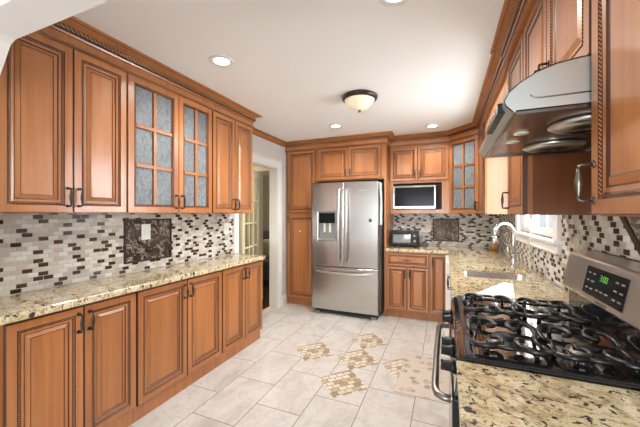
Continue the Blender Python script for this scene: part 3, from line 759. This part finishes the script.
bm = nb(); onf(.225, .53, .020, .130, -.002, .002, bm); dsp = obj('display', bm, 'dark_glass', pnl)
bm = nb()
seg7 = {'a': (0, 1, 2, 2), 'g': (0, 1, 1, 1), 'd': (0, 1, 0, 0), 'f': (0, 0, 1, 2), 'b': (1, 1, 1, 2), 'e': (0, 0, 0, 1), 'c': (1, 1, 0, 1)}
dig = {'3': 'abgcd', '0': 'abcdef'}
for k, ch in enumerate('300'):
    u = .348+k*.018+(.006 if k else 0); s = .088
    for g in dig[ch]:
        a0, a1, b0, b1 = seg7[g]; onf(u+a0*.011-.001, u+a1*.011+.001, s+b0*.010-.001, s+b1*.010+.001, .002, .0028, bm)
for s in (.094, .102): onf(.3665, .3685, s-.001, s+.001, .002, .0028, bm)
obj('clock_digits', bm, 'digits', pnl)
gp = flat('grey_print', (.22, .23, .24), .5)
for (u, s) in [(u, s) for u in (.245, .285, .455, .492) for s in (.045, .075, .105)]+[(.33, .049), (.365, .049), (.40, .049)]:
    bm = nb(); onf(u, u+.022, s-.003, s+.003, .002, .0026, bm); obj('button', bm, gp, pnl)
bm = nb(); onf(.35, .43, .004, .012, -.001, .0012, bm); obj('maker_badge', bm, 'pewter', pnl)
# burners and grates
for (bx, by) in ((.19, .19), (.57, .19), (.19, .42), (.57, .42)):
    bm = nb(); lathe(bm, [(.055, .922), (.055, .926), (.042, .929), (.042, .935), (.030, .935), (0, .935)], (bx, by, 0), 24); bn = obj('burner', bm, 'pewter', t)
    bm = nb(); lathe(bm, [(.036, .935), (.038, .938), (.034, .943), (0, .944)], (bx, by, 0), 24); obj('burner_cap', bm, 'iron', bn)
    g = nb(); a, c_ = .132, .098
    for q in range(4):
        # scrolled arm: rises from the cooktop, sweeps round in a loop and hooks in beside the burner cap
        sx, sy = ((1, 1), (-1, 1), (-1, -1), (1, -1))[q]; pts = []; rad = []
        ctl = [Vector((sx*a*.30, sy*c_*1.02)), Vector((sx*a*.95, sy*c_*1.35)), Vector((sx*a*1.45, sy*c_*.75)), Vector((sx*a*.85, sy*c_*-.15)), Vector((sx*.035, sy*.012)), Vector((sx*.050, sy*.050))]
        for k in range(26):
            u = k/25; m_ = [v.copy() for v in ctl]
            while len(m_) > 1: m_ = [m_[i]*(1-u)+m_[i+1]*u for i in range(len(m_)-1)]
            pts.append((bx+m_[0].x*1.05, by+m_[0].y, .928+.022*min(1, u*3)**.7)); rad.append(.0105-.006*abs(u-.5))
        tube(g, pts, rad, 10)
        tube(g, [(bx+sx*a*.95, by+sy*c_*.70, .922), (bx+sx*a*.93, by+sy*c_*.66, .948)], .0075, 8)
    tube(g, [(bx-a*.40, by-c_*1.0, .932), (bx, by-c_*.93, .938), (bx+a*.40, by-c_*1.0, .932)], .0065, 8)
    tube(g, [(bx-a*.40, by+c_*1.0, .932), (bx, by+c_*.93, .938), (bx+a*.40, by+c_*1.0, .932)], .0065, 8)
    tube(g, [(bx-a*.98, by-c_*.55, .949), (bx-a*1.02, by, .950), (bx-a*.98, by+c_*.55, .949)], .0065, 8)
    tube(g, [(bx+a*.98, by-c_*.55, .949), (bx+a*1.02, by, .950), (bx+a*.98, by+c_*.55, .949)], .0065, 8)
    obj('grate', g, 'iron', t)

# ---------------- range hood
t = thing('range_hood', 'stainless steel under-cabinet range hood above the range', 'range hood', (0, RY1, 0), R(-90))
prof = [(.184, 1.668), (.165, 1.688), (.160, 1.702), (.172, 1.727), (.200, 1.752), (.240, 1.776), (.290, 1.792), (.345, 1.799), (.64, 1.799), (.64, 1.672)]
bm = nb()
inner = [(.200, 1.672), (.63, 1.672)]
prism(bm, prof, 'x', 0, Wr); obj('canopy', bm, 'hood', t)
bm = nb(); xw = Wr+.0006
tube(bm, [(xw, a, b) for a, b in prof[:9]], .0016, 6); obj('edge_seam', bm, 'black', t)
bm = nb(); tube(bm, [(xw, .225, 1.712), (xw, .232, 1.704), (xw, .250, 1.701), (xw, .60, 1.703)], .0022, 6); obj('pressed_groove', bm, 'steel_dark', t)
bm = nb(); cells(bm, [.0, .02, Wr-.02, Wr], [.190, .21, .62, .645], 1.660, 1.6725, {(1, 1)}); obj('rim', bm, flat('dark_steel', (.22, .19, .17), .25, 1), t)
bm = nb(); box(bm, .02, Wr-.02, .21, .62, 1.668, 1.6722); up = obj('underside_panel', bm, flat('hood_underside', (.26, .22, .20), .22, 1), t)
for x in (.20, .56):
    bm = nb(); lathe(bm, [(.105, 1.668), (.110, 1.660), (.095, 1.650), (.06, 1.646), (0, 1.645)], (x, .43, 0), 28); fl = obj('fan_grille', bm, 'steel_h', t)
    bm = nb()
    for k in range(8):
        r = .02+.0105*k; tube(bm, [(x+r*math.cos(2*PI*q/28), .43+r*math.sin(2*PI*q/28), 1.6445+max(0, r-.05)*.16) for q in range(28)], .0016, 5, closed=True)
    obj('grille_wire', bm, 'black', fl)
for x in (.34, .49):
    bm = nb(); lathe(bm, [(.024, 1.668), (.026, 1.663), (.022, 1.661), (0, 1.661)], (x, .255, 0), 20); obj('lamp_lens', bm, flat('hood_lens', (.75, .70, .55), .3), up)
bm = nb(); box(bm, .44, .72, .149, .172, 1.682, 1.712); sw = obj('switch_panel', bm, 'black', t, bevel=.003)
for k in range(4):
    bm = nb(); box(bm, .47+.06*k, .50+.06*k, .1465, .150, 1.690, 1.704); obj('button', bm, 'pewter', sw, bevel=.002)

# ---------------- lights in the ceiling
GL = 'recessed ceiling lights'
def can(x, y, label):
    t = thing('recessed_light', label, 'ceiling light', (x, y, CEIL), 0, GL)
    bm = nb(); lathe(bm, [(.052, -.002), (.058, -.008), (.082, -.006), (.085, 0), (.05, 0)], seg=32); obj('trim_ring', bm, 'white', t)
    bm = nb(); lathe(bm, [(0, -.0045), (.05, -.0045), (.053, -.002), (.053, -.0005), (0, -.0005)], seg=32); obj('lens', bm, 'glow', t)
    l = bpy.data.lights.new('bulb', 'SPOT'); l.energy = 25; l.color = (1, .95, .88); l.spot_size = R(150); l.spot_blend = .6; l.shadow_soft_size = .06
    o = bpy.data.objects.new('bulb', l); C.objects.link(o); o.parent = t; o.location = (0, 0, -.03)
can(-1.45, 1.69, 'recessed ceiling light over the left glass-door cabinet')
can(-.226, 1.50, 'recessed ceiling light cut by the top edge of the photo')
can(-1.24, 3.48, 'recessed ceiling light in front of the fridge')
can(-.15, 3.93, 'recessed ceiling light in front of the microwave cabinet')
t = thing('ceiling_light', 'flush-mount ceiling lamp with bronze ring and cream glass bowl', 'ceiling lamp', (-.725, 2.68, CEIL))
bm = nb(); lathe(bm, [(.10, 0), (.150, -.002), (.163, -.012), (.160, -.028), (.146, -.040), (.136, -.040)], seg=40); obj('ring', bm, 'bronze', t)
bm = nb(); lathe(bm, [(.138, -.034), (.132, -.052), (.112, -.082), (.080, -.108), (.040, -.124), (.010, -.129), (0, -.129)], seg=40); obj('glass_bowl', bm, 'bowl', t)
bm = nb(); lathe(bm, [(0, -.124), (.013, -.127), (.014, -.132), (.008, -.138), (.010, -.143), (.005, -.149), (0, -.150)], seg=16); obj('finial', bm, 'bronze', t)

l = bpy.data.lights.new('bulb', 'SPOT'); l.energy = 55; l.color = (1, .95, .87); l.spot_size = R(172); l.spot_blend = .4; l.shadow_soft_size = .12
o = bpy.data.objects.new('bulb', l); C.objects.link(o); o.parent = t; o.location = (0, 0, -.17)
# ---------------- switch plates and outlets
def plate(name, label, loc, rz, w, h, kind, mat='plate', group=None):
    t = thing(name, label, 'light switch' if kind == 's' else 'outlet', loc, rz, group)
    bm = nb(); box(bm, -w/2, w/2, -.006, 0, -h/2, h/2); obj('plate', bm, mat, t, bevel=.003)
    n = 2 if w > .1 and kind == 's' else 1
    for k in range(n):
        cx = (k-(n-1)/2)*.046
        if kind == 's':
            bm = nb(); box(bm, cx-.016, cx+.016, -.009, -.005, -.033, .033); obj('rocker', bm, mat, t, bevel=.002)
        else:
            for z in (-.02, .02):
                bm = nb(); lathe(bm, [(.016, -.004), (.016, -.008), (0, -.008)], (cx, 0, z), 18, axis='y', mi=0)
                for sx in (-.006, .006): box(bm, cx+sx-.001, cx+sx+.001, -.0086, -.0078, z-.004, z+.005, 1)
                obj('socket', bm, [mat, 'black'], t)
plate('light_switch', 'white switch plate on the dark marble inset of the left wall', (LW+.0122, 1.712, 1.222), R(90), .080, .125, 's')
plate('light_switch', 'white switch plate on the tiles beside the doorway', (LW+.0082, 2.685, 1.205), R(90), .080, .120, 's')
plate('wall_outlet', 'cream outlet plate on the back tiles left of the marble inset', (-.225, BW-.0082, 1.18), 0, .072, .115, 'o', 'almond')
plate('wall_outlet', 'almond outlet plate on the right wall between window and range', (RW-.0082, 2.03, 1.185), R(-90), .075, .115, 'o', 'almond')

# ---------------- loose things
# rug
t = thing('floor_mat', 'beige kitchen mat with small flower print in front of the sink', 'mat', (-.135, 2.70, 0), R(-1))
bm = nb(); box(bm, -.225, .225, -.345, .345, 0.0005, .009); obj('mat_base', bm, 'rug', t, bevel=.004)
# patch of sunlight on the granite, built as a thin white slab
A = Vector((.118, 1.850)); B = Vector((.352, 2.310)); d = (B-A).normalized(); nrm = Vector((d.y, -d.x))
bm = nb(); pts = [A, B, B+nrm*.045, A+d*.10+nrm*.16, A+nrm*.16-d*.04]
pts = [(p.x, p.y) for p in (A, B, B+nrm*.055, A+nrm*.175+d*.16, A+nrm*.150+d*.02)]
prism(bm, pts, 'z', .9145, .9165); tag(obj('sunpatch_sheet', bm, 'sunpatch', bevel=.0005), 'patch of sunlight built as a white sheet on the granite between sink and range', 'sunpatch')
# bowl in the corner
bm = nb(); lathe(bm, [(.036, 0), (.056, .03), (.062, .075), (.058, .076), (.052, .032), (.03, .008), (0, .008)], (0, 0, 0), 28)
o = obj('wooden_bowl', bm, 'bowl_wood'); o.location = (.555, 4.30, .9145); tag(o, 'small wooden bowl in the corner of the worktop behind the faucet', 'bowl')
# cord hanging in the window
t = thing('hanging_cord', 'white electric cord hanging from its plug box in front of the sink window', 'cord', (RW-.045, 2.76, 1.33))
bm = nb(); box(bm, -.012, .006, -.035, .035, -.012, .055); o = obj('plug_box', bm, 'plate', t, bevel=.004)
bm = nb(); [box(bm, -.0135, -.0118, -.015+.02*k, -.009+.02*k, .012, .022) for k in range(2)]; obj('slots', bm, 'black', t)
pts = [(-.004, 0, -.01), (-.012, .003, -.06), (-.016, -.004, -.11), (-.020, .006, -.16), (-.022, .0, -.22), (-.020, .008, -.30), (-.018, .004, -.36), (-.010, .02, -.405), (-.012, .06, -.412)]
bm = nb(); tube(bm, pts, .0055, 8); obj('cable', bm, 'almond', t)

# ------------------------------------------------------------------ room beyond the doorway
HX0, HX1, HY0, HY1 = -4.8, LW-.13, 1.6, 7.2
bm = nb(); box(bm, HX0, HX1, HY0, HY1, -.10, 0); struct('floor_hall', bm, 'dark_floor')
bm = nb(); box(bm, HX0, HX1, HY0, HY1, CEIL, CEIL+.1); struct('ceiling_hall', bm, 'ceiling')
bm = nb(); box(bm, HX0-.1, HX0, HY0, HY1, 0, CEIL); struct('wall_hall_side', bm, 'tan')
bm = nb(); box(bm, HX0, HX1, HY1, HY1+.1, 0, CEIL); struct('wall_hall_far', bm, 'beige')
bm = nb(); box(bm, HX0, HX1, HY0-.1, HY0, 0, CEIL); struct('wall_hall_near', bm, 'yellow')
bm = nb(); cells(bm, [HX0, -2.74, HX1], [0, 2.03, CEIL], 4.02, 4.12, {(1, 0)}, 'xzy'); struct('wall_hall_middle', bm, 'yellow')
bm = nb(); box(bm, -2.80, -2.705, 4.0, 4.02, 0, 2.03); box(bm, -2.74, -2.705, 4.02, 4.12, 0, 2.03); box(bm, -2.80, HX1, 4.0, 4.02, 2.03, 2.11)
struct('trim_7', bm, 'cream', bevel=.002)
# french door, open
t = thing('french_door', 'cream glazed french door standing open beyond the doorway', 'door', (-2.70, 3.985, .01), R(-73))
Wf, Hf = .76, 2.0; bm = nb(); st = .10
xs = [0, st]; 
for i in range(3):
    x0 = st+(Wf-2*st)*i/3; x1 = st+(Wf-2*st)*(i+1)/3; xs += [x0+(.011 if i else 0), x1-(.011 if i < 2 else 0)]
xs = sorted(set(round(v, 4) for v in xs+[Wf-st, Wf])); zs = [0, .22]; nz = 5
for j in range(nz):
    z0 = .22+(Hf-.22-.11)*j/nz; z1 = .22+(Hf-.22-.11)*(j+1)/nz; zs += [z0+(.011 if j else 0), z1-(.011 if j < nz-1 else 0)]
zs = sorted(set(round(v, 4) for v in zs+[Hf]))
sk = {(i, j) for i in range(1, len(xs)-1, 2) for j in range(1, len(zs)-1, 2)}
cells(bm, xs, zs, -.02, .02, sk, 'xzy'); obj('frame', bm, 'cream', t, bevel=.003)
bm = nb(); box(bm, st-.01, Wf-st+.01, -.003, .003, .21, Hf-.10); obj('glass', bm, 'glass', t)
for z in (.25, 1.0, 1.75):
    bm = nb(); tube(bm, [(-.006, -.024, z-.05), (-.006, -.024, z+.05)], .008, 8); box(bm, 0, .03, -.023, -.0195, z-.05, z+.05); obj('hinge', bm, 'pewter', t)
bm = nb(); lathe(bm, [(.012, -.02), (.012, -.045), (.026, -.06), (.028, -.075), (.018, -.085), (0, -.086)], (Wf-.05, 0, .95), 18, axis='y'); obj('knob', bm, 'pewter', t)
# armchair seen through the gap
t = thing('armchair', 'dark upholstered armchair glimpsed in the room beyond the doorway', 'chair', (-3.42, 5.35, 0))
bm = nb(); box(bm, -.42, .42, -.40, .35, .08, .30); obj('base', bm, 'fabric', t, bevel=.03, seg=3)
bm = nb(); box(bm, -.30, .30, -.42, .20, .30, .46); obj('seat_cushion', bm, 'fabric', t, bevel=.04, seg=3)
bm = nb(); prism(bm, [(.15, .30), (.30, .30), (.46, .98), (.34, 1.0)], 'x', -.40, .40); obj('backrest', bm, 'fabric', t, bevel=.04, seg=3)
for s in (-1, 1):
    bm = nb(); box(bm, *sorted((s*.31, s*.44)), -.40, .34, .30, .62); obj('armrest', bm, 'fabric', t, bevel=.04, seg=3)
for sx in (-.36, .36):
    for sy in (-.34, .30): bm = nb(); tube(bm, [(sx, sy, 0), (sx, sy, .09)], [.02, .028], 10); obj('leg', bm, 'niche', t)
bm = nb(); bmesh.ops.create_uvsphere(bm, u_segments=20, v_segments=12, radius=.2)
for v in bm.verts: v.co = Vector((math.copysign(abs(v.co.x/.2)**.6, v.co.x)*.2, v.co.y*.35, math.copysign(abs(v.co.z/.2)**.6, v.co.z)*.19))
o = obj('throw_pillow', bm, 'fabric2', smooth=True); o.location = (-3.40, 5.36, .655); o.rotation_euler = (R(-14), 0, 0); tag(o, 'patterned tan pillow on the armchair beyond the doorway', 'pillow')
for (x, y, e) in ((-3.5, 3.2, 14), (-3.5, 5.6, 12)):  # added fill lights for the hall, without any fitting
    l = bpy.data.lights.new('hall_fill', 'POINT'); l.energy = e; l.color = (1, .9, .72); l.shadow_soft_size = .1
    o = bpy.data.objects.new('hall_fill', l); C.objects.link(o); o.location = (x, y, 2.19)
